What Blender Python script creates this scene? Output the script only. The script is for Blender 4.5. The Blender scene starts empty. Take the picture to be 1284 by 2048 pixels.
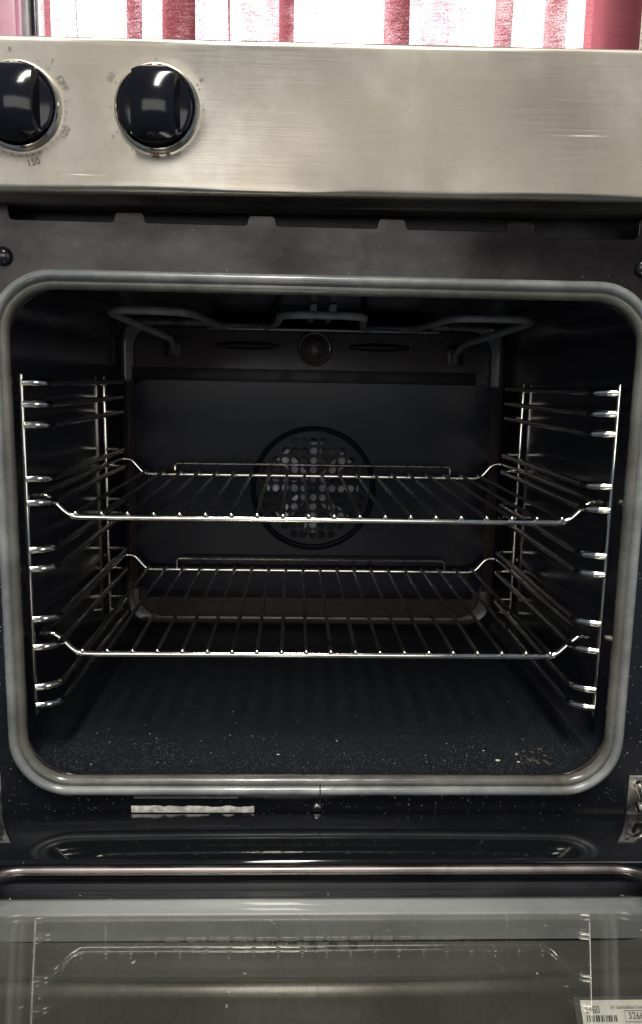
import bpy, bmesh, math, random
from mathutils import Vector, Matrix
random.seed(7)
PI = math.pi
S = bpy.context.scene
COL = S.collection

# ------------------------------------------------------------------ camera
CAM = Vector((-.0196, -.5077, -.0076))
pitch, yaw, roll = .1643, .0347, .0182
fwd = Vector((math.sin(yaw)*math.cos(pitch), math.cos(yaw)*math.cos(pitch), -math.sin(pitch)))
r0 = Vector((math.cos(yaw), -math.sin(yaw), 0)); u0 = r0.cross(fwd)
right = r0*math.cos(roll) + u0*math.sin(roll); up = -r0*math.sin(roll) + u0*math.cos(roll)
cd = bpy.data.cameras.new('camera'); cam = bpy.data.objects.new('camera', cd); COL.objects.link(cam)
cam.matrix_world = Matrix(((right.x, up.x, -fwd.x, CAM.x), (right.y, up.y, -fwd.y, CAM.y), (right.z, up.z, -fwd.z, CAM.z), (0, 0, 0, 1)))
cd.sensor_fit = 'VERTICAL'; cd.sensor_height = 36; cd.lens = 36*1567/2048; cd.clip_start = .01; cd.clip_end = 100
S.camera = cam
# ------------------------------------------------------------------ room light
W = bpy.data.worlds.new('World'); S.world = W; W.use_nodes = True
W.node_tree.nodes['Background'].inputs['Color'].default_value = (.62, .78, 1.0, 1)
W.node_tree.nodes['Background'].inputs['Strength'].default_value = .17
def area(name, loc, target, sx, sy, power, color):
    l = bpy.data.lights.new(name, 'AREA'); l.shape = 'RECTANGLE'; l.size = sx; l.size_y = sy; l.energy = power; l.color = color
    o = bpy.data.objects.new(name, l); COL.objects.link(o); o.location = loc
    o.rotation_euler = (Vector(target)-Vector(loc)).to_track_quat('-Z', 'Y').to_euler(); return o
area('ceiling_lamp', (-.10, -.95, 1.65), (0, 0, -.15), .24, 1.2, 56, (1, .97, .90))
area('kitchen_window', (-.35, -2.4, .45), (0, 0, -.05), 1.8, .72, 14.5, (1, .97, .93))
area('kitchen_doorway', (1.7, -1.9, .4), (0, 0, 0), .7, 1.7, 9, (1, .92, .83))
S.render.engine = 'CYCLES'
S.cycles.use_denoising = True
S.cycles.max_bounces = 8; S.cycles.transparent_max_bounces = 16
S.cycles.sample_clamp_indirect = 6
S.view_settings.view_transform = 'Standard'; S.view_settings.look = 'None'
S.view_settings.exposure = 0; S.view_settings.gamma = 1; S.view_settings.use_curve_mapping = False

# ------------------------------------------------------------------ materials
class NT:
    def __init__(s, name):
        s.m = bpy.data.materials.new(name); s.m.use_nodes = True; s.t = s.m.node_tree
        s.b = s.t.nodes['Principled BSDF']; s.out = s.t.nodes['Material Output']
    def n(s, typ, **kw):
        nd = s.t.nodes.new(typ)
        for k, v in kw.items():
            if k.startswith('i_'):
                key = k[2:]; key = int(key) if key.isdigit() else key.replace('_', ' ')
                nd.inputs[key].default_value = v
            else: setattr(nd, k, v)
        return nd
    def l(s, a, b): s.t.links.new(a, b)
    def coords(s, scale=(1, 1, 1), loc=(0, 0, 0)):
        tc = s.n('ShaderNodeTexCoord'); mp = s.n('ShaderNodeMapping'); mp.inputs['Scale'].default_value = scale; mp.inputs['Location'].default_value = loc
        s.l(tc.outputs['Object'], mp.inputs['Vector']); return mp.outputs['Vector']
    def noise(s, scale, detail=3, rough=.5, vec=None, sc=(1, 1, 1), loc=(0, 0, 0)):
        nd = s.n('ShaderNodeTexNoise'); nd.inputs['Scale'].default_value = scale; nd.inputs['Detail'].default_value = detail; nd.inputs['Roughness'].default_value = rough
        s.l(vec if vec else s.coords(sc, loc), nd.inputs['Vector']); return nd.outputs['Fac']
    def ramp(s, fac, p0, p1, c0=0., c1=1.):
        nd = s.n('ShaderNodeMapRange'); nd.interpolation_type = 'SMOOTHSTEP'
        for i, v in ((1, p0), (2, p1), (3, c0), (4, c1)): nd.inputs[i].default_value = v
        s.l(fac, nd.inputs[0]); return nd.outputs[0]
    def math(s, op, a, b):
        nd = s.n('ShaderNodeMath', operation=op)
        for i, v in enumerate((a, b)):
            if isinstance(v, (int, float)): nd.inputs[i].default_value = v
            else: s.l(v, nd.inputs[i])
        return nd.outputs[0]
    def mix(s, fac, a, b):
        nd = s.n('ShaderNodeMix', data_type='RGBA')
        if isinstance(fac, (int, float)): nd.inputs[0].default_value = fac
        else: s.l(fac, nd.inputs[0])
        for i, v in ((6, a), (7, b)):
            if isinstance(v, tuple): nd.inputs[i].default_value = (*v[:3], 1)
            else: s.l(v, nd.inputs[i])
        return nd.outputs[2]
    def bump(s, h, strength, dist=.001):
        nd = s.n('ShaderNodeBump'); nd.inputs['Strength'].default_value = strength; nd.inputs['Distance'].default_value = dist
        s.l(h, nd.inputs['Height']); s.l(nd.outputs[0], s.b.inputs['Normal'])
    def set(s, **kw):
        for k, v in kw.items():
            key = k.replace('_', ' ')
            if isinstance(v, tuple): s.b.inputs[key].default_value = (*v, 1)
            elif isinstance(v, (int, float)): s.b.inputs[key].default_value = v
            else: s.l(v, s.b.inputs[key])
        return s
    def specks(s, scale, size, keep, seed=0):
        """small irregular flecks: voronoi cells, a share of them kept"""
        v = s.n('ShaderNodeTexVoronoi'); v.inputs['Scale'].default_value = scale
        wob = s.n('ShaderNodeTexNoise'); wob.inputs['Scale'].default_value = scale*1.3
        vec = s.coords((1, 1, 1), (seed*.37, seed*.11, seed*.23)); s.l(vec, wob.inputs['Vector'])
        ad = s.n('ShaderNodeVectorMath', operation='MULTIPLY_ADD'); s.l(wob.outputs['Color'], ad.inputs[0])
        ad.inputs[1].default_value = (1.2/scale,)*3; s.l(vec, ad.inputs[2]); s.l(ad.outputs[0], v.inputs['Vector'])
        sep = s.n('ShaderNodeSeparateColor'); s.l(v.outputs['Color'], sep.inputs[0])
        k = s.ramp(sep.outputs[0], keep, keep+.01, 1, 0)
        d = s.ramp(v.outputs['Distance'], size*.6, size, 1, 0)
        return s.math('MULTIPLY', k, d)

def m_steel():
    n = NT('brushed_steel')
    st = n.noise(90, 8, .75, sc=(.16, 1, 16)); fine = n.noise(420, 5, .7, sc=(.06, 1, 7))
    smudge = n.noise(11, 5, .62); sw = n.noise(7, 3, .5, sc=(1.2, 1, 1), loc=(3, 0, 2))
    fac = n.ramp(smudge, .42, .72)
    base = n.mix(n.ramp(st, .25, .8), (.335, .297, .242), (.37, .332, .276))
    wipe = n.ramp(n.noise(26, 6, .72, sc=(1, 1, .8), loc=(.2, 0, .7)), .40, .75)
    base = n.mix(n.math('MULTIPLY', fac, .8), base, (.50, .475, .42))
    base = n.mix(n.math('MULTIPLY', wipe, .6), base, (.30, .27, .225))
    # pale scuffs: short horizontal scratches, only in a few worn places
    sc1 = n.math('MULTIPLY', n.ramp(n.noise(150, 2, .5, sc=(.10, 1, 5)), .66, .74), n.ramp(n.noise(13, 2, .5, loc=(1.3, 0, .4)), .56, .66))
    base = n.mix(n.math('MULTIPLY', sc1, .8), base, (.86, .84, .79))
    rgh = n.math('ADD', n.ramp(sw, .3, .7, .26, .46), n.math('MULTIPLY', n.ramp(fine, .3, .7), .10))
    n.set(Base_Color=base, Metallic=1.0, Roughness=rgh, Anisotropic=.55)
    n.bump(n.math('ADD', fine, n.math('MULTIPLY', sc1, .6)), .07, .0005)
    tg = n.n('ShaderNodeTangent', direction_type='RADIAL', axis='Z'); n.l(tg.outputs[0], n.b.inputs['Tangent'])
    return n.m
def m_enamel(name, base=(.010, .010, .014), rough=(.10, .22), dust=None, grime=0, spec=.5, bump=.03):
    n = NT(name)
    sm = n.noise(14, 5, .6)
    col = base
    if grime:
        g = n.ramp(n.noise(9, 6, .65, sc=(1, 1, 1.6), loc=(5, 2, 1)), .45, .75)
        col = n.mix(n.math('MULTIPLY', g, grime), base, (.085, .070, .062))
    if dust:
        scale, size, keep, far = dust[:4]; amt = dust[4] if len(dust) > 4 else .6
        d = n.specks(scale, size, keep)
        d2 = n.specks(scale*.45, size*.5, keep*.5, 3)
        d = n.math('MAXIMUM', d, d2)
        if far:
            tc = n.n('ShaderNodeTexCoord'); sp = n.n('ShaderNodeSeparateXYZ'); n.l(tc.outputs['Object'], sp.inputs[0])
            d = n.math('MULTIPLY', d, n.ramp(sp.outputs[1], .03, far, 1, 0))
        col = n.mix(n.math('MULTIPLY', n.math('MULTIPLY', d, amt), n.ramp(n.noise(30, 4, .6, loc=(4, 4, 4)), .3, .65, .35, 1)), col, (.42, .41, .38))
    if spec == 'patchy': spec = n.ramp(n.noise(11, 5, .65, sc=(1, 1, 2.2), loc=(1, 0, 6)), .30, .70, .14, .36)
    n.set(Base_Color=col, Roughness=n.ramp(sm, .35, .7, rough[0], rough[1]), Specular_IOR_Level=spec)
    n.bump(n.noise(40, 3), bump, .001)
    return n.m
def m_plain(name, col, rough=.4, metal=0., var=.25, vscale=40, spec=.5, bump=.05):
    n = NT(name); f = n.noise(vscale, 4, .6)
    lo = tuple(c*(1-var) for c in col); hi = tuple(min(1, c*(1+var)) for c in col)
    n.set(Base_Color=n.mix(n.ramp(f, .3, .7), lo, hi), Roughness=n.ramp(f, .3, .7, rough*.8, rough*1.2), Metallic=metal, Specular_IOR_Level=spec)
    if bump: n.bump(n.noise(vscale*4, 3), bump, .0005)
    return n.m
def m_gasket(name, c0, c1, dirt):
    n = NT(name); f = n.noise(25, 5, .65); lon = n.noise(70, 4, .6, sc=(.2, 1, .2))
    c = n.mix(n.ramp(f, .35, .7), c0, c1)
    c = n.mix(n.ramp(n.noise(16, 6, .7, loc=(2, 1, 4)), .52, .74, 0, dirt), c, (.055, .046, .034))
    d = n.specks(260, .20, .05, 2); c = n.mix(d, c, (.05, .045, .04))
    n.set(Base_Color=c, Roughness=n.ramp(lon, .3, .7, .20, .38)); n.bump(n.math('ADD', lon, f), .25, .001); return n.m
def m_glass():
    n = NT('door_glass'); t = n.t
    tr = n.n('ShaderNodeBsdfTransparent'); tr.inputs[0].default_value = (.95, .95, .94, 1)
    gl = n.n('ShaderNodeBsdfGlossy'); gl.inputs['Roughness'].default_value = .012; gl.inputs['Color'].default_value = (1, 1, 1, 1)
    df = n.n('ShaderNodeBsdfDiffuse'); df.inputs[0].default_value = (.5, .5, .47, 1)
    fr = n.n('ShaderNodeFresnel'); geo = n.n('ShaderNodeNewGeometry'); n.l(n.ramp(geo.outputs['Backfacing'], 0, 1, 1.85, 1/1.85), fr.inputs['IOR'])
    mx = n.n('ShaderNodeMixShader'); n.l(fr.outputs[0], mx.inputs[0]); n.l(tr.outputs[0], mx.inputs[1]); n.l(gl.outputs[0], mx.inputs[2])
    haze = n.math('ADD', n.ramp(n.noise(12, 6, .7), .45, .85, .0, .025), n.math('MULTIPLY', n.specks(160, .16, .035, 5), .6))
    m2 = n.n('ShaderNodeMixShader'); n.l(haze, m2.inputs[0]); n.l(mx.outputs[0], m2.inputs[1]); n.l(df.outputs[0], m2.inputs[2])
    n.l(m2.outputs[0], n.out.inputs[0]); t.nodes.remove(n.b); return n.m
def m_curtain():
    n = NT('red_weave')
    wv = n.noise(420, 3, .6, sc=(1, 1, 1.6)); big = n.noise(26, 4, .6, sc=(1.4, 1, .5))
    hor = n.noise(500, 2, .5, sc=(.08, .08, 1)); wide = n.noise(13, 2, .5, sc=(1, 0, .03), loc=(.6, 0, 0))
    hole = n.ramp(n.math('ADD', n.math('MULTIPLY', wv, .7), n.math('ADD', n.math('MULTIPLY', hor, .35), n.math('ADD', n.math('MULTIPLY', big, .2), n.math('MULTIPLY', wide, .45)))), .70, 1.02, .02, .55)
    c = n.mix(wv, (.18, .040, .050), (.31, .11, .125))
    tl = n.n('ShaderNodeBsdfTranslucent'); n.l(c, tl.inputs[0])
    df = n.n('ShaderNodeBsdfDiffuse'); n.l(c, df.inputs[0])
    m1 = n.n('ShaderNodeMixShader'); m1.inputs[0].default_value = .35; n.l(tl.outputs[0], m1.inputs[1]); n.l(df.outputs[0], m1.inputs[2])
    tr = n.n('ShaderNodeBsdfTransparent')
    m2 = n.n('ShaderNodeMixShader'); n.l(hole, m2.inputs[0]); n.l(m1.outputs[0], m2.inputs[1]); n.l(tr.outputs[0], m2.inputs[2])
    n.l(m2.outputs[0], n.out.inputs[0]); n.t.nodes.remove(n.b); return n.m
def m_emit(name, col, s):
    n = NT(name); n.set(Base_Color=(.8, .8, .8)); n.b.inputs['Emission Color'].default_value = (*col, 1); n.b.inputs['Emission Strength'].default_value = s; return n.m
M = dict(
    steel=m_steel(),
    frame=m_enamel('black_enamel_frame', (.019, .0135, .014), (.14, .32), (420, .20, .06, 0), .6, 'patchy', .08),
    lower=m_enamel('dusty_black_enamel', (.009, .0095, .013), (.16, .28), (480, .24, .22, 0)),
    cavity=m_enamel('oven_enamel', (.013, .015, .024), (.13, .24), None, .25),
    floor=m_enamel('oven_floor_enamel', (.0105, .0118, .0155), (.34, .50), (760, .34, .55, .135, .30), .0, .30, .10),
    back=m_enamel('back_enamel', (.006, .007, .0125), (.22, .27), None, .0, .26, .004),
    backtop=m_enamel('stained_back_enamel', (.056, .046, .045), (.18, .34), (120, .14, .05, 0), .8),
    doorblack=m_enamel('door_black_enamel', (.006, .0065, .008), (.05, .10), (420, .16, .05, 0), 0, .5, .004),
    dark=m_plain('dark_void_paint', (.006, .006, .009), .5),
    recess=m_plain('recess_sheet', (.012, .011, .014), .35),
    chrome=m_plain('chromed_wire', (.90, .86, .78), .11, 1., .12, 60),
    rod=m_plain('shaded_wire', (.34, .33, .31), .30, 1., .12, 20, .5, 0),  # darker copy of the chrome: dark cavity mirrored in the rods, put into colour
    gasket=m_gasket('grey_rubber', (.13, .137, .134), (.235, .242, .232), .7), gasketin=m_gasket('stained_rubber', (.075, .074, .064), (.13, .128, .112), .85),
    knob=m_plain('black_knob_plastic', (.007, .007, .010), .11, 0, .2, 60, .28, .01),
    bezel=m_plain('polished_bezel', (.78, .75, .68), .16, 1., .1, 60),
    print=m_plain('engraved_print', (.17, .15, .125), .6),
    element=m_plain('grill_element_tube', (.24, .24, .25), .5, .1, .25, 60),
    lamp=m_plain('lamp_cover_glass', (.10, .078, .074), .12, 0, .2, 40, .6, 0),
    fan=m_plain('fan_metal', (.66, .66, .67), .36, .55, .12, 50),
    cap=m_plain('black_cap', (.012, .012, .014), .22),
    screw=m_plain('screw_metal', (.30, .29, .28), .35, 1., .2, 200),
    rim=m_plain('dark_chrome_trim', (.17, .15, .142), .40, 1., .25, 25),
    zinc=m_plain('zinc_sheet', (.33, .345, .345), .45, .4, .10, 14),
    inner=m_plain('door_inner_sheet', (.165, .155, .135), .24, .6, .16, 9, .5, .02),
    glass=m_glass(),
    paper=m_plain('label_paper', (.66, .64, .56), .7, 0, .08, 60),
    worn=m_plain('torn_label', (.70, .68, .60), .7, 0, .35, 220),
    ink=m_plain('label_ink', (.05, .05, .05), .7),
    hinge=m_plain('zinc_hinge', (.62, .60, .55), .30, 1., .35, 120),
    rust=m_plain('rust', (.16, .07, .03), .8),
    crumb=m_plain('crumb', (.50, .45, .36), .8, 0, .4, 300),
    residue=m_plain('burnt_food', (.055, .042, .036), .6, 0, .5, 300),
    curtain=m_curtain(),
    daylight=m_emit('window_daylight', (1, .98, .97), 8),
    pink=m_plain('pink_gloss', (.55, .25, .32), .35, 0, .25, 9),
    wframe=m_plain('window_frame_grey', (.30, .27, .28), .4),
    wall=m_plain('maroon_wall', (.22, .05, .06), .85, 0, .2, 300),
    lace=m_plain('lace', (.62, .55, .47), .8, 0, .3, 500),
    whitemark=m_plain('white_mark', (.75, .75, .72), .5),
)
# ------------------------------------------------------------------ mesh helpers
def link(name, me, mat, parent=None, smooth=True, angle=None):
    o = bpy.data.objects.new(name, me); COL.objects.link(o)
    if mat: me.materials.clear(); me.materials.append(mat)
    if smooth:
        for p in me.polygons: p.use_smooth = True
        me.set_sharp_from_angle(angle=math.radians(angle or 40))
    if parent:
        o.parent = parent; o.matrix_parent_inverse = Matrix.Translation(-Vector(parent.get('base', (0, 0, 0))))
    return o
def bm_obj(name, bm, mat, parent=None, smooth=True, angle=None):
    bmesh.ops.recalc_face_normals(bm, faces=bm.faces)
    me = bpy.data.meshes.new(name); bm.to_mesh(me); bm.free(); return link(name, me, mat, parent, smooth, angle)
def root(name, loc, label=None, cat=None, group=None):
    o = bpy.data.objects.new(name, None); COL.objects.link(o); o.location = loc; o['base'] = tuple(loc); o.empty_display_size = .02
    if label: o['label'] = label; o['category'] = cat
    if group: o['group'] = group
    return o
def box(bm, lo, hi, bev=0, seg=2):
    lo, hi = Vector(lo), Vector(hi)
    r = bmesh.ops.create_cube(bm, size=1, matrix=Matrix.Translation((lo+hi)/2) @ Matrix.Diagonal((*(hi-lo), 1)))
    if bev:
        es = list({e for v in r['verts'] for e in v.link_edges})
        bmesh.ops.bevel(bm, geom=es, offset=bev, segments=seg, affect='EDGES', profile=.5)
def fillet(pts, rad, n=6, closed=False):
    out = []; N = len(pts); pts = [Vector(p) for p in pts]
    for i, p in enumerate(pts):
        if not closed and i in (0, N-1): out.append(p); continue
        a, b = pts[i-1], pts[(i+1) % N]
        u, v = (a-p), (b-p); r = min(rad if not isinstance(rad, (list, tuple)) else rad[i], u.length*.48, v.length*.48)
        if r < 1e-5: out.append(p); continue
        u.normalize(); v.normalize(); p0, p1 = p+u*r, p+v*r
        for k in range(n+1):
            t = k/n; out.append(p0*(1-t)**2 + p*2*t*(1-t) + p1*t*t)
    return out
def tube(bm, pts, r, n=10, closed=False, cap=True, round_end=False):
    pts = [Vector(p) for p in pts]; N = len(pts)
    rr = r if isinstance(r, (list, tuple)) else [r]*N
    T = []
    for i in range(N):
        a = pts[i-1] if (closed or i > 0) else pts[i]; b = pts[(i+1) % N] if (closed or i < N-1) else pts[i]
        T.append((b-a).normalized())
    ref = Vector((0, 0, 1)) if abs(T[0].z) < .9 else Vector((1, 0, 0))
    nrm = (ref - T[0]*ref.dot(T[0])).normalized(); rings = []
    for i in range(N):
        nrm = (nrm - T[i]*nrm.dot(T[i])).normalized(); bn = T[i].cross(nrm)
        rings.append([bm.verts.new(pts[i] + (nrm*math.cos(2*PI*k/n) + bn*math.sin(2*PI*k/n))*rr[i]) for k in range(n)])
    for i in range(N if closed else N-1):
        A, B = rings[i], rings[(i+1) % N]
        off = 0
        if closed and i == N-1:
            off = min(range(n), key=lambda o: (A[0].co-B[o].co).length)
        for k in range(n): bm.faces.new((A[k], A[(k+1) % n], B[(k+1+off) % n], B[(k+off) % n]))
    if not closed and cap:
        for ring, sgn, i in ((rings[0], -1, 0), (rings[-1], 1, N-1)):
            if round_end:
                prev = ring
                for s in (.5, .85):
                    c = pts[i] + T[i]*sgn*rr[i]*s; q = math.sqrt(1-s*s)
                    cur = [bm.verts.new(c+(v.co-pts[i])*q) for v in ring]
                    for k in range(n): bm.faces.new((prev[k], prev[(k+1) % n], cur[(k+1) % n], cur[k]))
                    prev = cur
                bm.faces.new(prev)
            else: bm.faces.new(ring)
def lathe(bm, prof, n=48, M4=Matrix()):
    """prof: (radius, height) ; axis local +Z"""
    rings = []
    for r, h in prof:
        if r < 1e-6: rings.append([bm.verts.new(M4 @ Vector((0, 0, h)))])
        else: rings.append([bm.verts.new(M4 @ Vector((r*math.cos(2*PI*k/n), r*math.sin(2*PI*k/n), h))) for k in range(n)])
    for A, B in zip(rings, rings[1:]):
        for k in range(n):
            f = [A[k % len(A)], A[(k+1) % len(A)], B[(k+1) % len(B)], B[k % len(B)]]
            f = list(dict.fromkeys(f))
            if len(f) > 2: bm.faces.new(f)
FRONT = Matrix.Rotation(PI/2, 4, 'X')          # local +Z -> world -Y (towards the room)
def facing(x, y, z): return Matrix.Translation((x, y, z)) @ FRONT
def rrect(hw, z0, z1, r, n=10):
    pts = []
    for cx, cz, a0 in ((hw-r, z1-r, 0), (-hw+r, z1-r, 90), (-hw+r, z0+r, 180), (hw-r, z0+r, 270)):
        for k in range(n+1):
            a = math.radians(a0+90*k/n); pts.append((cx+r*math.cos(a), cz+r*math.sin(a)))
    return pts
def sheet2d(name, loops, y0, y1, mat, parent, bevel=0., angle=30):
    """flat plate cut from 2-D loops given as (x, z): first is the outline, the rest are holes"""
    cu = bpy.data.curves.new(name, 'CURVE'); cu.dimensions = '2D'; cu.fill_mode = 'BOTH'
    for lp in loops:
        sp = cu.splines.new('POLY'); sp.points.add(len(lp)-1); sp.use_cyclic_u = True
        for p, (x, z) in zip(sp.points, lp): p.co = (x, z, 0, 1)
    cu.extrude = (y1-y0)/2 - bevel; cu.bevel_depth = bevel; cu.bevel_resolution = 2
    t = bpy.data.objects.new('tmp', cu); COL.objects.link(t); bpy.context.view_layer.update()
    me = bpy.data.meshes.new_from_object(t.evaluated_get(bpy.context.evaluated_depsgraph_get()))
    bpy.data.objects.remove(t); bpy.data.curves.remove(cu)
    me.name = name; me.transform(facing(0, (y0+y1)/2, 0)); return link(name, me, mat, parent, True, angle)
def text_mesh(txt, size, M4, align='CENTER', extrude=.0):
    cu = bpy.data.curves.new('t', 'FONT'); cu.body = txt; cu.size = size; cu.align_x = align; cu.align_y = 'CENTER'; cu.extrude = extrude
    t = bpy.data.objects.new('tmp', cu); COL.objects.link(t); bpy.context.view_layer.update()
    me = bpy.data.meshes.new_from_object(t.evaluated_get(bpy.context.evaluated_depsgraph_get()))
    bpy.data.objects.remove(t); bpy.data.curves.remove(cu); me.transform(M4); return me

# ================================================================== the oven
OV = root('oven', (0, .16, -.42), 'built-in steel and black oven with its door hanging open', 'oven')
# ---- casing behind the front
bm = bmesh.new()
for lo, hi in (((-.278, .012, .176), (.278, .50, .180)), ((-.278, .012, -.418), (-.274, .50, .1755)), ((.274, .012, -.418), (.278, .50, .1755)),
               ((-.2735, .496, -.418), (.2735, .50, .1755)), ((-.2735, .012, -.42), (.2735, .4955, -.416))): box(bm, lo, hi)
bm_obj('casing', bm, M['recess'], OV, False)
# ---- control panel: folded sheet with a few dents, slightly wavy
prof = fillet([(0, .02, .0985), (0, -.030, .0985), (0, -.030, .182), (0, .03, .182)], [0, .0045, .004, 0], 6)
dense = []
for a, b in zip(prof, prof[1:]):
    k = 36 if (b-a).length > .05 and abs(a.y+.03) < 1e-4 else 1
    for i in range(k): dense.append(a.lerp(b, i/k))
dense.append(prof[-1])
bm = bmesh.new(); NX = 240; prev = None
def dent(x, z, cx, cz, sx, sz, d): return d*math.exp(-((x-cx)/sx)**2-((z-cz)/sz)**2)
for i in range(NX+1):
    x = -.2975+.595*i/NX; ring = []
    for p in dense:
        y = p.y; z = p.z
        if abs(y+.03) < .0002:
            y += dent(x, z, .0065, .108, .004, .003, .0003)+dent(x, z, -.012, .118, .014, .02, .0005)
            y += .00025*math.sin(x*23+z*20)+.0002*math.sin(x*51-z*33+1)
            for kx in (-.1778, -.1001): # pressed dish around each knob
                r = math.hypot(x-kx, z-.1435); y += .0009*math.exp(-((r-.0215)/.0042)**2) if r > .0215 else .0009
        ring.append(bm.verts.new((x, y, z+.009*x)))
    if prev:
        for a, b, c, d in zip(prev, prev[1:], ring[1:], ring): bm.faces.new((a, b, c, d))
    prev = ring
bm_obj('control_panel', bm, M['steel'], OV, True, 60)
# ---- knobs
def knob(kx, kz):
    bm = bmesh.new()
    lathe(bm, [(.0203, .0), (.0210, .0022), (.0222, .0034), (.0234, .0024), (.0243, -.0006)], 72, facing(kx, -.0302, kz))
    bm_obj('knob_bezel', bm, M['bezel'], OV)
    R, wd = .0205, .0130; bm = bmesh.new()
    xs = sorted({-R*.999, -R*.985, -R*.95, -R*.9, -R*.82, -R*.72, -wd-.0009, -wd, -wd+.0012, *[(-wd+.0012)*t for t in (.8, .6, .4, .2, 0)]})
    xs = xs+[-x for x in reversed(xs) if x < 0]
    ts = [math.sin(PI/2*k/12) for k in range(-12, 13)]
    def H(x, z):
        r2 = (x*x+z*z)/(R*R)
        dome = .0050+.0115*math.sqrt(max(0, 1-.995*min(1, z*z/(R*R))))*(1-.22*(x/wd)**2)
        side = .0040+.0022*math.sqrt(max(0, 1-.98*min(1, r2)))
        ax = abs(x)
        if ax <= wd-.0012: return dome
        if ax >= wd+.0009: return side
        t = (ax-(wd-.0012))/.0021; t = t*t*(3-2*t); return dome*(1-t)+side*t
    grid = []
    for x in xs:
        zm = math.sqrt(max(0, R*R-x*x)); grid.append([bm.verts.new((kx+x, -.0302-H(x, t*zm), kz+t*zm)) for t in ts])
    for A, B in zip(grid, grid[1:]):
        for k in range(len(ts)-1): bm.faces.new((A[k], A[k+1], B[k+1], B[k]))
    rim = [g[0] for g in grid]+grid[-1][1:]+[g[-1] for g in reversed(grid[:-1])]+list(reversed(grid[0][1:-1]))
    low = [bm.verts.new((v.co.x, -.0285, v.co.z)) for v in rim]
    for k in range(len(rim)):
        j = (k+1) % len(rim); bm.faces.new((rim[k], rim[j], low[j], low[k]))
    k = bm_obj('knob', bm, M['knob'], OV, True, 55)
    bm = bmesh.new(); tri = [(-.0013, .0207), (.0013, .0207), (0, .0182)]
    lo_ = [bm.verts.new((kx+x, -.0375, kz+z)) for x, z in tri]; hi_ = [bm.verts.new((kx+x, -.0300, kz+z)) for x, z in tri]
    bm.faces.new(lo_)
    for i in range(3): bm.faces.new((lo_[i], lo_[(i+1) % 3], hi_[(i+1) % 3], hi_[i]))
    p = bm_obj('pointer', bm, M['whitemark'], None, False); p.parent = k
    return k
K1, K2 = (-.1778, .1428), (-.1001, .1435)
knob(*K1); knob(*K2)
# ---- dial print: dots and numbers round each knob
def dial(kx, kz, dots, texts, r=.0275):
    for a in dots:
        A = math.radians(a); x, z = kx+r*math.sin(A), kz+r*math.cos(A); bm = bmesh.new()
        bmesh.ops.create_circle(bm, cap_ends=True, segments=8, radius=.00042, matrix=facing(x, -.0307, z))
        bm_obj('dial_dot', bm, M['print'], OV, False)
    for txt, a, flip, size, rr in texts:
        A = math.radians(a); rotz = -A+(PI if flip else 0)
        me = text_mesh(txt, size, facing(kx+rr*math.sin(A), -.0308, kz+rr*math.cos(A)) @ Matrix.Rotation(rotz, 4, 'Z'))
        link('dial_lettering', me, M['print'], OV, False)
dial(*K1, [28, 42, 56, 62, 84, 96, 104, 112, 120, 128, 136, 146, 156, 164, 172, 180, 190, 200],
     [('0', -6, 0, .0032, .0292), ('T', 40, 0, .0030, .0310), ('OFF', 64, 0, .0048, .0282), ('100', 118, 1, .0052, .0292), ('150', 166, 1, .0052, .0308)], .0265)
dial(*K2, [0, -60, -90, -120, -147, 60, 66, 90, 118, 180],
     [('50', -58, 0, .0048, .0300), ('II', 58, 0, .0036, .0295), ('ıı', -122, 1, .0034, .0290)], .0262)
bm = bmesh.new()
for i in range(9):
    a = math.radians(166+i*3.0+random.uniform(-2, 2)); r = .0247+random.uniform(0, .0010)
    bmesh.ops.create_circle(bm, cap_ends=True, segments=6, radius=random.uniform(.0004, .0011), matrix=facing(K2[0]+r*math.sin(a), -.0307-.00002*i, K2[1]+r*math.cos(a)))
bm_obj('rust_stain', bm, M['rust'], OV, False)
# ---- recess under the panel
bm = bmesh.new(); box(bm, (-.272, .030, .080), (.272, .032, .1775)); bm_obj('recess_plate', bm, M['recess'], OV, False)
def dome_screw(name, x, y, z, r, h, mat, slot=False):
    bm = bmesh.new(); lathe(bm, [(r, -.001), (r, h*.25), (r*.85, h*.65), (r*.5, h*.93), (0, h)], 24, facing(x, y, z)); s = bm_obj(name, bm, mat, OV)
    if slot:
        bm = bmesh.new(); box(bm, (x-r*.6, y-h*1.02, z-r*.1), (x+r*.6, y-h*.8, z+r*.1)); box(bm, (x-r*.1, y-h*1.03, z-r*.6), (x+r*.1, y-h*.8, z+r*.6))
        q = bm_obj('screw_slot', bm, M['dark'], None, False); q.parent = s
    return s
for x, z in ((-.1285, .1022), (.1278, .1040)): dome_screw('recess_screw', x, .030, z, .0048, .004, M['cap'])
# ---- front frame: enamelled sheet with tabs along the upper edge and the rounded opening
ZT = .0868
edge = [(.272, -.322), (.272, .097), (.1950, .097)]
rads = [0, .004, .003]
def T2(*p, r): edge.extend(p); rads.extend([r]*len(p))
tabs = [(.1121, .1269), (.0312, .0466), (-.0495, -.0343), (-.1311, -.1149)]
T2((.1950, ZT-.003), (.1330, ZT-.003), r=.0045)
for i, (a, b) in enumerate(tabs):
    T2((b+.0015, ZT), (b, .0925), (a, .0925), (a-.0015, ZT), r=.0016)
T2((-.1960, ZT), r=.003); T2((-.1975, .097), (-.272, .097), (-.272, -.322), r=.003)
edge = [(p.x, p.y) for p in fillet([Vector((x, z, 0)) for x, z in edge], rads, 5, True)]
opening = rrect(.2005, -.278, .0475, .036)
sheet2d('front_frame', [edge, opening], 0, .0016, M['frame'], OV, .0006)
bm = bmesh.new(); box(bm, (-.271, .0019, -.320), (.271, .012, -.2925), .001); bm_obj('frame_stiffener', bm, M['lower'], OV)
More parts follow.
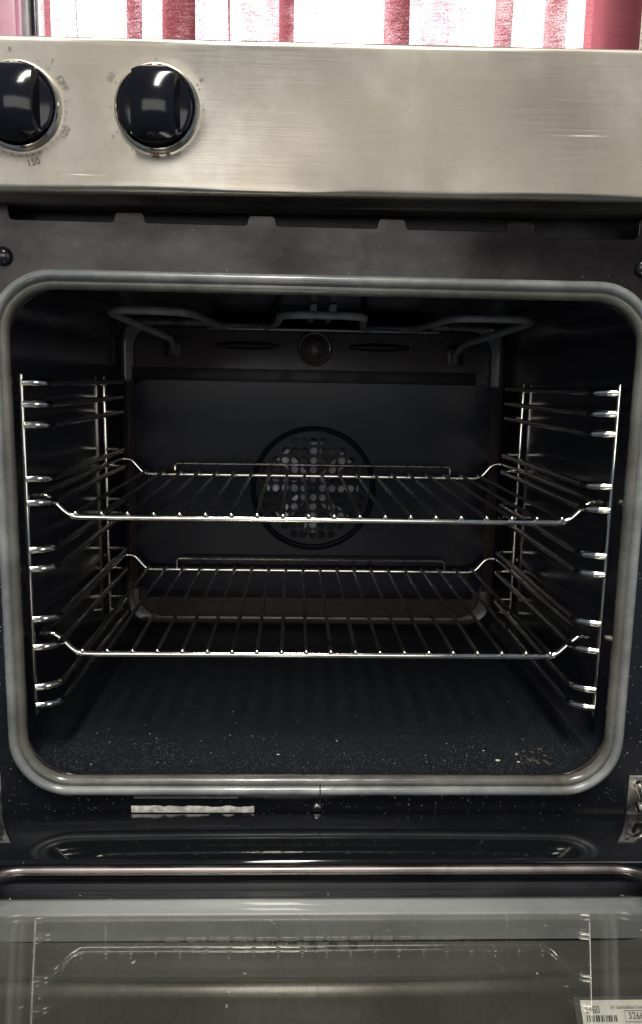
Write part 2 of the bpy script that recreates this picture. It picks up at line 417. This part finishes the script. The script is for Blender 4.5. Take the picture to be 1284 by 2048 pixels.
for a, b in tabs:     # folded flange on top of each tab
    bm = bmesh.new(); box(bm, (a+.0008, .0008, .0921), (b-.0008, .0115, .0933), .0005); bm_obj('tab_flange', bm, M['frame'], OV)
for x, z in ((-.2005, .0652), (.1990, .0672)): dome_screw('screw_cap', x, -.0003, z, .0058, .0040, M['cap'])
# lower cross strip of the frame, dusty
arc = [(x, z) for x, z in rrect(.2080, -.2872, .0550, .0380, 12) if z < -.15]
sheet2d('lower_frame', [[(-.27, .020), (-.27, -.3195), (.27, -.3195), (.27, .020), (.2080, .020)]+sorted([p for p in arc if p[0] > 0], key=lambda p: -p[1]+(.0-p[0])*1e-3)+sorted([p for p in arc if p[0] < 0], key=lambda p: p[1]-p[0]*1e-3)+[(-.2080, .020)]], -.0012, -.0002, M['lower'], OV)
# ---- gasket
def gasket_bead(hw, z0, z1, r, y, rad, sy, jit):
    loop = [Vector((x, y, z)) for x, z in rrect(hw, z0, z1, r, 14)]; full = []; c = Vector((0, y, (z0+z1)/2))
    for i, p in enumerate(loop):
        q = loop[(i+1) % len(loop)]; k = 60 if (q-p).length > .1 else 1
        for j in range(k):
            e = p.lerp(q, j/k); full.append(e+(e-c).normalized()*random.uniform(-1, 1)*jit)
    bm = bmesh.new(); tube(bm, full, rad, 16, True)
    for v in bm.verts: v.co.y = y+(v.co.y-y)*sy
    return bm
g = bm_obj('door_gasket', gasket_bead(.2066, -.2858, .0544, .0370, -.0048, .0034, 1.25, .00012), M['gasket'], OV, True, 60)
q = bm_obj('gasket_bead', gasket_bead(.2018, -.2806, .0494, .0325, -.0022, .0036, 1.2, .00016), M['gasketin'], None, True, 60); q.parent = g
bm = bmesh.new(); tube(bm, [(.0006, -.0048-.0046*math.cos(a), -.2852+.0040*math.sin(a)) for a in [math.radians(d) for d in range(-80, 100, 12)]], .0004, 6); q = bm_obj('gasket_joint', bm, M['dark'], None); q.parent = g
# ---- cavity
YB = .366
bm = bmesh.new(); rings = []
for hw, z0, z1, r, y in ((.2003, -.2778, .0473, .0358, .0012), (.2025, -.2800, .0495, .036, .0035), (.2100, -.2840, .0580, .034, .012), (.2115, -.2850, .0600, .032, .030), (.2115, -.2850, .0600, .032, .15), (.2115, -.2850, .0600, .032, .26), (.2115, -.2850, .0600, .032, YB-.012), (.2090, -.2825, .0575, .030, YB-.003), (.2030, -.2765, .0515, .027, YB)):
    rings.append([bm.verts.new((x, y, z)) for x, z in rrect(hw, z0, z1, r, 8)])
for A, B in zip(rings, rings[1:]):
    for k in range(len(A)):
        j = (k+1) % len(A); bm.faces.new((A[k], A[j], B[j], B[k]))
bm.faces.new(rings[-1])
o = bm_obj('cavity_liner', bm, M['cavity'], OV, True, 50); o.data.materials.append(M['floor']); o.data.materials.append(M['backtop'])
for p in o.data.polygons:
    if all(o.data.vertices[v].co.y > YB-.004 for v in p.vertices): p.material_index = 2
    elif p.center.z < -.272 and abs(p.normal.z) > .75: p.material_index = 1
# raised rounded field pressed into the back wall, upper band
bm = bmesh.new(); rr_ = []
for hw, z1, r, y in ((.196, .0500, .026, YB-.0002), (.194, .0480, .025, YB-.004), (.191, .0450, .023, YB-.005)):
    rr_.append([bm.verts.new((x, y, z)) for x, z in rrect(hw, -.276-(hw-.196), z1, r, 8)])
for A, B in zip(rr_, rr_[1:]):
    for k in range(len(A)): bm.faces.new((A[k], A[(k+1) % len(A)], B[(k+1) % len(A)], B[k]))
bm.faces.new(rr_[-1]); bm_obj('back_panel', bm, M['backtop'], OV, True, 35)
# two pressed louvres
for cx, cz, w in ((-.072, .030, .036), (.071, .0305, .034)):
    bm = bmesh.new(); lathe(bm, [(1, 0), (.93, .25), (.75, .6), (.4, .9), (0, 1)], 32, facing(cx, YB-.0052, cz) @ Matrix.Diagonal((w, .0042, .0045, 1))); bm_obj('louvre', bm, M['dark'], OV)
for x0, x1, z0, z1 in ((-.197, .178, -.0120, .0052), (-.186, .186, -.2515, -.2300)):     # dark strips painting the shade of the hot-air slots above and below the baffle
    bm = bmesh.new(); box(bm, (x0, YB-.0060, z0), (x1, YB-.0052, z1), .0003); bm_obj('slot_shade', bm, M['dark'], OV)
# ---- lamp cover
bm = bmesh.new(); lathe(bm, [(.0185, 0), (.0185, .005), (.0172, .0075), (.0155, .0072), (.0150, .005)], 48, facing(.0003, YB-.0050, .0277)); lc = bm_obj('lamp_cover', bm, M['lamp'], OV)
bm = bmesh.new(); lathe(bm, [(.0152, .004), (.0142, .0065), (.0120, .0075), (.0105, .0105), (.0080, .0140), (.0045, .0162), (0, .0170)], 48, facing(.0003, YB-.0050, .0277)); q = bm_obj('lamp_glass', bm, M['lamp'], None); q.parent = lc
# ---- fan baffle with dished perforated plate
YF = .336; FC = (.0008, -.1222)
def circ(cx, cz, r, n): return [(cx+r*math.cos(2*PI*k/n), cz+r*math.sin(2*PI*k/n)) for k in range(n)]
baf = sheet2d('fan_baffle', [rrect(.1900, -.2362, -.0085, .012, 6), circ(*FC, .0640, 72)], YF, YF+.0012, M['back'], OV, .0004)
for s in (-1, 1): # bent side flanges
    bm = bmesh.new(); a = [bm.verts.new((s*x, y, z)) for z in (-.2365, -.0095) for x, y in ((.1900, YF+.0006), (.1975, YF+.0050), (.1985, YB-.006))]
    for k in range(2): bm.faces.new((a[k], a[k+1], a[k+4], a[k+3]))
    q = bm_obj('baffle_flange', bm, M['backtop'], None, True, 30); q.parent = baf
bm = bmesh.new(); lathe(bm, [(.0682, -.0002), (.0672, .0012), (.0660, .0016), (.0648, .0010), (.0640, -.0004), (.0634, -.0036), (.0622, -.0046)], 80, facing(FC[0], YF, FC[1])); q = bm_obj('dish_ring', bm, M['back'], None); q.parent = baf
holes = []
for i in range(-5, 6):
    lim = {5: 2, 4: 3, 3: 4, 2: 5, 1: 5, 0: 5}[abs(i)]
    for j in range(-lim, lim+1): holes.append(circ(FC[0]+j*.0102, FC[1]+i*.0102, .0043, 14))
pl = sheet2d('perforated_plate', [circ(*FC, .0630, 72)]+holes, YF+.0046, YF+.0058, M['back'], None, .0003); pl.parent = baf
# fan behind the plate
bm = bmesh.new(); FM = facing(FC[0], YB-.0052, FC[1]); lathe(bm, [(.0560, 0), (.0560, .0008), (.014, .0012), (.012, .010), (.008, .012), (0, .012)], 40, FM)
fanhub = bm_obj('fan', bm, M['dark'], OV, True, 35)
for k in range(8):
    bm = bmesh.new(); a = 2*PI*k/8+PI/2-.02; Mx = FM @ Matrix.Rotation(a, 4, 'Z')
    v = [bm.verts.new(Mx @ Vector(c)) for c in ((.006, -.0055, .0100), (.050, -.0085, .0100), (.050, .0075, .0165), (.006, .0045, .0170))]
    w = [bm.verts.new(Mx @ Vector(c)) for c in ((.006, -.0055, .0094), (.050, -.0085, .0094), (.050, .0075, .0159), (.006, .0045, .0164))]
    bm.faces.new(v); bm.faces.new(w)
    for i in range(4): bm.faces.new((v[i], v[(i+1) % 4], w[(i+1) % 4], w[i]))
    q = bm_obj('fan_blade', bm, M['fan'], None, False); q.parent = fanhub
# ---- grill element and its shield strip under the cavity roof
gz = .0475
P = [(-.153, YB-.006, .0285), (-.150, .33, .034), (-.1790, .195, gz), (-.172, .150, gz), (-.110, .160, gz), (-.104, .245, gz), (-.098, .325, gz), (-.046, .325, gz), (-.036, .24, gz), (-.034, .165, gz), (.038, .165, gz), (.042, .24, gz), (.050, .325, gz),
     (.098, .325, gz), (.106, .25, gz), (.112, .165, gz), (.178, .165, gz), (.190, .205, gz), (.156, .32, .034), (.154, YB-.006, .0245)]
bm = bmesh.new(); tube(bm, fillet(P, [0, .01, .03, .022, .025, .02, .025, .025, .02, .025, .025, .02, .025, .025, .02, .025, .022, .03, .01, 0], 8), .0034, 12); ge = bm_obj('grill_element', bm, M['element'], OV, True, 60)
for x, z in ((-.153, .0275), (.154, .0238)):
    bm = bmesh.new(); box(bm, (x-.009, YB-.0072, z-.011), (x+.009, YB-.0051, z+.010), .0015); box(bm, (x-.0045, YB-.0120, z-.0085), (x+.0045, YB-.0073, z+.0035), .001)
    q = bm_obj('element_terminal', bm, M['recess'], None); q.parent = ge
bm = bmesh.new(); box(bm, (-.111, .318, .0440), (.129, .3195, .0464), .0004); box(bm, (-.111, .320, .0450), (.129, YB-.006, .0462), .0004); bm_obj('element_shield', bm, M['rod'], OV)
for x in (-.005, .012):
    bm = bmesh.new(); box(bm, (x-.003, .19, .0525), (x+.003, .33, .0595), .001); bm_obj('element_bracket', bm, M['element'], OV)
# ---- small things on the lower frame
bm = bmesh.new(); n = 26; top, bot = [], []
for i in range(n+1):
    x = -.1300+.0850*i/n; top.append(bm.verts.new((x, -.00145, -.2992-.0006*i/n-random.uniform(0, .0012)))); bot.append(bm.verts.new((x, -.00145, -.3046-.0002*i/n)))
for i in range(n): bm.faces.new((top[i], top[i+1], bot[i+1], bot[i]))
r_ = bmesh.ops.extrude_face_region(bm, geom=bm.faces[:]); bmesh.ops.translate(bm, vec=(0, .0002, 0), verts=[e for e in r_['geom'] if isinstance(e, bmesh.types.BMVert)])
x = bm_obj('label_remnant', bm, M['worn'], OV, False); x['label'] = 'torn strip of white label on the lower frame'
bm = bmesh.new(); box(bm, (-.128, -.0015, -.2942), (-.056, -.0013, -.2928)); bm_obj('label_residue', bm, M['gasket'], OV, False)
dome_screw('frame_screw', -.0012, -.0013, -.3010, .0034, .0022, M['screw'], True)
# ---- hinges
for s in (-1, 1):
    X = s*.2245
    o2 = sheet2d('hinge', [fillet_pts for fillet_pts in ([(X-.0062, -.318), (X+.0062, -.318), (X+.0062, -.2765), (X-.0062, -.2765)], [(X-.0022, -.286), (X+.0022, -.286), (X+.0022, -.2795), (X-.0022, -.2795)])], -.0032, -.0016, M['hinge'], OV, .0004)
    bm = bmesh.new(); arm = fillet([(X+s*.001, .004, -.2835), (X, -.012, -.286), (X+s*.003, -.020, -.300), (X+s*.004, -.034, -.3055)], .01, 6)
    tube(bm, arm, .0034, 10, round_end=True)
    for v in bm.verts: v.co.x = X+(v.co.x-X)*.7
    q = bm_obj('hinge_arm', bm, M['hinge'], None); q.parent = o2
    bm = bmesh.new(); lathe(bm, [(.0036, -.004), (.0036, .004), (.002, .0046), (0, .0046)], 20, Matrix.Translation((X, -.013, -.2945)) @ Matrix.Rotation(PI/2, 4, 'Y')); q = bm_obj('hinge_pin', bm, M['screw'], None); q.parent = o2

# ---- door: local v (away from hinge), w (normal, up); tilted up by 7.5 degrees
TH = math.radians(7.5); HP = Vector((0, 0, -.307))
DM = Matrix.Translation(HP) @ Matrix(((1, 0, 0, 0), (0, -math.cos(TH), math.sin(TH), 0), (0, math.sin(TH), math.cos(TH), 0), (0, 0, 0, 1)))   # (x, v, w) -> world
VE = .40
def dbox(bm, lo, hi, bev=0): 
    b2 = bmesh.new(); box(b2, lo, hi, bev); me = bpy.data.meshes.new('d'); b2.to_mesh(me); b2.free(); me.transform(DM); bm.from_mesh(me); bpy.data.meshes.remove(me)
def dloop(pts): return [DM @ Vector(p) for p in pts]
WG = -.0085                                           # upper face of the glass
bm = bmesh.new(); dbox(bm, (-.272, .0115, -.004), (.272, .0800, .0060), .0025); door = bm_obj('door', bm, M['doorblack'], OV, True, 50)
def dpart(name, bm, mat, **kw):
    q = bm_obj(name, bm, mat, None, **kw); q.parent = door; return q
for s in (-1, 1):
    bm = bmesh.new(); x0, x1 = sorted((s*.200, s*.272)); dbox(bm, (x0, .0802, -.004), (x1, VE, .0060), .002); dpart('side_rail', bm, M['doorblack'])
bm = bmesh.new(); dbox(bm, (-.1998, VE-.05, -.004), (.1998, VE, .006), .002); dpart('top_rail', bm, M['doorblack'])
# trim round the glass
bm = bmesh.new(); tube(bm, dloop([(x, v, .0035) for x, v in rrect(.1955, .0870, .3600, .022, 8)]), .0028, 14, True); dpart('glass_trim', bm, M['rim'], angle=60)
bm = bmesh.new(); dbox(bm, (-.1990, .0875, WG-.0017), (.1990, .3600, WG)); dpart('glass_pane', bm, M['glass'], smooth=False)
# parts under the glass
bm = bmesh.new(); dbox(bm, (-.205, .0660, -.0135), (.205, .0865, -.0045), .001); dpart('hinge_side_lip', bm, M['dark'])
bm = bmesh.new(); ppts = [(.0838, -.0138), (.0866, -.0180), (.0892, -.0218), (.0898, -.0230), (.0890, -.0285), (.0884, -.0378)]; pr = None
for i in range(2):
    ring = [bm.verts.new(DM @ Vector((-.1935+.387*i, v, w))) for v, w in ppts]
    if pr:
        for k in range(len(ppts)-1): bm.faces.new((pr[k], pr[k+1], ring[k+1], ring[k]))
    pr = ring
dpart('inner_channel', bm, M['zinc'], angle=70)
bm = bmesh.new(); NXf, NV = 60, 170; prev = None
for i in range(NXf+1):
    x = -.2070+.414*i/NXf; ring = []
    for j in range(NV+1):
        v = .0886+.2684*j/NV; u = (x/.207)
        w = -.0388+.0008*math.sin(v*30+x*3)+.0046*math.exp(-((v-.131+.011*max(0, u)**2+.003*max(0, -u)**2)/.0055)**2)+.012*max(0, abs(u)-.86)**1.5*6  # the ridge across the sheet is added to catch a bright streak
        ring.append(bm.verts.new(DM @ Vector((x, v, w))))
    if prev:
        for k in range(NV): bm.faces.new((prev[k], prev[k+1], ring[k+1], ring[k]))
    prev = ring
dpart('inner_sheet', bm, M['inner'], angle=80)
bm = bmesh.new(); dbox(bm, (-.272, .0116, -.062), (.272, VE, -.058), .0015); dpart('outer_panel', bm, M['steel'])
for s in (-1, 1):
    bm = bmesh.new(); x0, x1 = sorted((s*.2075, s*.210)); dbox(bm, (x0, .0670, -.0575), (x1, VE-.01, -.0045)); dpart('door_side', bm, M['zinc'], smooth=False)
bm = bmesh.new(); dbox(bm, (-.2070, .0640, -.0575), (.2070, .0655, -.0045)); dpart('hinge_side_wall', bm, M['dark'], smooth=False)
for i in range(5):
    bm = bmesh.new(); bmesh.ops.create_circle(bm, cap_ends=True, segments=16, radius=.0027, matrix=DM @ Matrix.Translation((-.029+.0118*i, .0935, -.0372))); dpart('vent_hole', bm, M['dark'], smooth=False)
# rating label lying on the inner sheet
LO = DM @ Vector((.1215, .1760, -.0165)); ld = Vector((0, LO.y-CAM.y, LO.z-CAM.z)).normalized(); lz = -ld; ly = Vector((1, 0, 0)).cross(ld)
if ly.z < 0: ly = -ly
LB = Matrix(((1, 0, lz.x, LO.x), (0, ly.y, lz.y, LO.y), (0, ly.z, lz.z, LO.z), (0, 0, 0, 1)))     # label frame: x right, y up the label, z towards the viewer's side
def lbox(name, x0, x1, y0, y1, h0, h1, mat):
    bm = bmesh.new(); box(bm, (x0, y0, h0), (x1, y1, h1)); bmesh.ops.transform(bm, matrix=LB, verts=bm.verts[:]); dpart(name, bm, mat, smooth=False)
lbox('label_plate', -.003, .074, -.021, .0015, -.0016, -.0004, M['inner'])
lbox('rating_label', 0, .062, -.020, 0, -.0003, 0, M['paper'])
def ltext(t, size, x, v, sx=.74):
    me = text_mesh(t, size, LB @ Matrix.Translation((x, -v, .0003)) @ Matrix.Diagonal((sx, 1, 1, 1)), 'LEFT'); q = link('label_lettering', me, M['ink'], None, False); q.parent = door
ltext('S480', .0042, .0018, .0040, .86); ltext('S.A. Electrical&Gas Cooker', .0019, .0142, .0030, .8)
ltext('32666', .0040, .0222, .0066, .95); ltext('Electric Undercounter Oven, Smeg', .0022, .0022, .0106, .85)
x = .0020
while x < .0166:
    w = random.choice((.0003, .0005, .0008)); lbox('barcode_bar', x, x+w, -.0088, -.0062, .0001, .0003, M['ink']); x += w+random.choice((.0003, .0005, .0007))
fr = [(.0206, -.0090), (.0460, -.0090), (.0460, -.0043), (.0206, -.0043)]
bm = bmesh.new(); q0 = [bm.verts.new(LB @ Vector((a, b, .0003))) for a, b in fr]
q1 = [bm.verts.new(LB @ Vector((a+(.0002 if a < .03 else -.0002), b+(.0002 if b < -.006 else -.0002), .0003))) for a, b in fr]
for k in range(4): bm.faces.new((q0[k], q0[(k+1) % 4], q1[(k+1) % 4], q1[k]))
dpart('number_frame', bm, M['ink'], smooth=False)

# ================================================================== side racks
RZ = [-.0113, -.0259, -.0400, -.0769, -.0938, -.1271, -.1409, -.1773, -.1982, -.2280, -.2420]
def side_rack(s, label):
    R = root('side_rack', (s*.205, .16, -.247), label, 'shelf rack', 'chromed side racks')
    for x, y in ((.2050, .0350), (.2078, .2780)):
        bm = bmesh.new(); tube(bm, [(s*x, y, -.2474), (s*x, y, -.0064)], .0021, 10, round_end=True); bm_obj('post', bm, M['chrome'], R)
    for z in RZ:
        bm = bmesh.new(); p = fillet([(s*.2043, .0348, z), (s*.1965, .0372, z), (s*.1888, .0445, z), (s*.1885, .268, z), (s*.1915, .2785, z), (s*.2080, .2785, z)], [0, .005, .005, .006, .006, 0], 5)
        n_ = len(p); rr = []
        for k_, q in enumerate(p): rr.append(.0028 if q.y < .043 else (.0021 if q.y > .050 else .0026))
        tube(bm, p, rr, 10); bm_obj('rung', bm, M['chrome'], R)
    return R
side_rack(-1, 'chromed wire side rack hanging on the left cavity wall'); side_rack(1, 'chromed wire side rack hanging on the right cavity wall')
# ================================================================== wire shelves
def wire_shelf(z, dy, label):
    R = root('wire_shelf', (0, .19+dy, z), label, 'oven shelf', 'chromed wire shelves')
    zh = z+.0155; yf, yr = .0565+dy, .3240+dy; H = []
    sx = .2026
    P = [(-.165, yf, z), (-.1800, yf, z), (-.1955, yf, zh), (-.2078, yf, zh), (-sx, yf+.028, zh), (-sx, yr, zh), (-.1915, yr, zh), (-.1785, yr, z), (-.165, yr, z),
         (.165, yr, z), (.1785, yr, z), (.1915, yr, zh), (sx, yr, zh), (sx, yf+.028, zh), (.2078, yf, zh), (.1955, yf, zh), (.1800, yf, z), (.165, yf, z)]
    rd = [0, .010, .010, .0035, .01, .005, .007, .007, 0, 0, .007, .007, .005, .01, .0035, .010, .010, 0]
    bm = bmesh.new(); tube(bm, fillet(P, rd, 7, True), .0024, 12, True); bm_obj('frame', bm, M['chrome'], R, True, 70)
    for k in range(20):
        x = -.1754+.3508*k/19
        bm = bmesh.new(); bow = random.uniform(-1, 1)*.0005
        tube(bm, [(x, yf-.0032, z+.0034), (x+bow, (yf+yr)/2, z+.0034), (x, yr-.004, z+.0034), (x, yr+.0022, z+.0026)], .00150, 8, round_end=True); rod = bm_obj('rod', bm, M['rod'], R)
        bm = bmesh.new(); bmesh.ops.create_uvsphere(bm, u_segments=10, v_segments=6, radius=.0020, matrix=Matrix.Translation((x, yf-.0030, z+.0033))); q = bm_obj('rod_end', bm, M['chrome'], None); q.parent = rod
    bm = bmesh.new(); tube(bm, fillet([(-.1460, yr, z), (-.1460, yr+.001, z+.0118), (.1460, yr+.001, z+.0118), (.1460, yr, z)], .004, 5), .0012, 8); bm_obj('back_guard', bm, M['chrome'], R)
wire_shelf(-.1062, -.005, 'upper chromed wire shelf in front of the fan'); wire_shelf(-.2107, .001, 'lower chromed wire shelf above the oven floor')
# ================================================================== crumbs on the cavity floor
bm = bmesh.new()
for i in range(80):
    y = .022+abs(random.gauss(0, .05)); x = random.uniform(-.185, .19)
    if y > .30: continue
    r = random.choice((.0002, .00025, .0003, .0004)); 
    bmesh.ops.create_icosphere(bm, subdivisions=1, radius=r, matrix=Matrix.Translation((x, y, -.2849+r*.4)) @ Matrix.Rotation(random.uniform(0, 3), 4, 'Z') @ Matrix.Diagonal((random.uniform(.8, 2.2), 1, .6, 1)))
for cx, cy, r in ((.135, .036, .0014), (.152, .046, .0008), (.150, .034, .0008), (.128, .052, .0007), (-.0295, .045, .0008), (.016, .068, .0005)):
    bmesh.ops.create_icosphere(bm, subdivisions=1, radius=r, matrix=Matrix.Translation((cx, cy, -.2849+r*.25)) @ Matrix.Diagonal((1.6, 1, .4, 1)))
b2 = bmesh.new()
for k in range(26):
    r = random.uniform(.0006, .0018); bmesh.ops.create_icosphere(b2, subdivisions=1, radius=r, matrix=Matrix.Translation((.163+random.gauss(0, .007), .040+random.gauss(0, .005), -.2849+r*.1)) @ Matrix.Rotation(random.uniform(0, 3), 4, 'Z') @ Matrix.Diagonal((random.uniform(1, 2.6), .7, .25, 1)))
rs = bm_obj('burnt_residue', b2, M['residue'], None, False); rs['kind'] = 'stuff'; rs['label'] = 'brown burnt residue on the oven floor near the right front corner'; rs['category'] = 'residue'
c = bm_obj('crumbs', bm, M['crumb'], None, False); c['kind'] = 'stuff'; c['label'] = 'pale crumbs scattered on the oven floor'; c['category'] = 'crumbs'

# ================================================================== window and curtain behind
def PX(p): return -.5097+p*.000828
CY, CZ0, CZ1 = .90, .20, 1.05
def curtain_mesh(bm, plan):
    prev = None
    for x, y in plan:
        ring = [bm.verts.new((x+.002*math.sin(z*9+x*20), y, z)) for z in [CZ0+(CZ1-CZ0)*k/12 for k in range(13)]]
        if prev:
            for k in range(12): bm.faces.new((prev[k], prev[k+1], ring[k+1], ring[k]))
        prev = ring
plan = [(PX(80), CY)]
for a, b in ((146, 154), (247, 281), (315, 382), (445, 452), (551, 582), (758, 808), (987, 1018), (1085, 1124)):
    xa, xb = PX(a), PX(b); p0 = plan[-1][0]
    for k in range(1, 5): plan.append((p0+(xa-p0)*k/5, CY-.006*math.sin(PI*k/5)))
    plan += [(xa, CY-.002), (xb-.001, CY-.009), (xb, CY-.003), (xb-.002, CY+.004), (xa+.002, CY+.009), (xa, CY+.014), (xa+.003, CY+.018), (xb+.004, CY+.012)]
plan += [(PX(1150), CY+.002), (PX(1176), CY), (PX(1230), CY-.006), (PX(1276), CY)]
bm = bmesh.new(); curtain_mesh(bm, plan); cu = bm_obj('curtain', bm, M['curtain'], None, True, 60)
cu['label'] = 'red woven curtain with backlit folds behind the oven'; cu['category'] = 'curtain'
WN = root('window', (0, .96, .15), 'bright daylit window behind the red curtain', 'window')
bm = bmesh.new(); box(bm, (PX(79), .960, .16), (PX(1176)+.010, .964, 1.1)); bm_obj('pane', bm, M['daylight'], WN, False)
bm = bmesh.new(); box(bm, (PX(66), .885, .16), (PX(78), .93, 1.1), .003); bm_obj('dark_stile', bm, M['cap'], WN)
bm = bmesh.new(); box(bm, (PX(50), .88, .16), (PX(65.5), .94, 1.1), .004); bm_obj('frame', bm, M['wframe'], WN)
bm = bmesh.new(); box(bm, (PX(-160), .90, .16), (PX(33), .95, 1.1), .006); box(bm, (PX(34), .888, .16), (PX(49.5), .95, 1.1), .005); bm_obj('architrave', bm, M['pink'], WN)
bm = bmesh.new(); box(bm, (PX(1176)+.012, .925, .16), (PX(1500), 1.0, 1.1)); w = bm_obj('wall', bm, M['wall'], None, False); w['kind'] = 'structure'
bm = bmesh.new()
for k in range(60):
    z = .45+k*.0065
    for j in range(6): bmesh.ops.create_uvsphere(bm, u_segments=6, v_segments=4, radius=.0022, matrix=Matrix.Translation((PX(1280)+.002+j*.0058+(.0028 if k % 2 else 0), .895, z)))
box(bm, (PX(1279), .899, .40), (PX(1279)+.045, .900, .88)); l = bm_obj('lace_trim', bm, M['lace'], None); l['label'] = 'beige lace strip at the right edge of the red curtain'; l['category'] = 'lace'
for o in bpy.data.objects:
    if 'base' in o.keys(): del o['base']
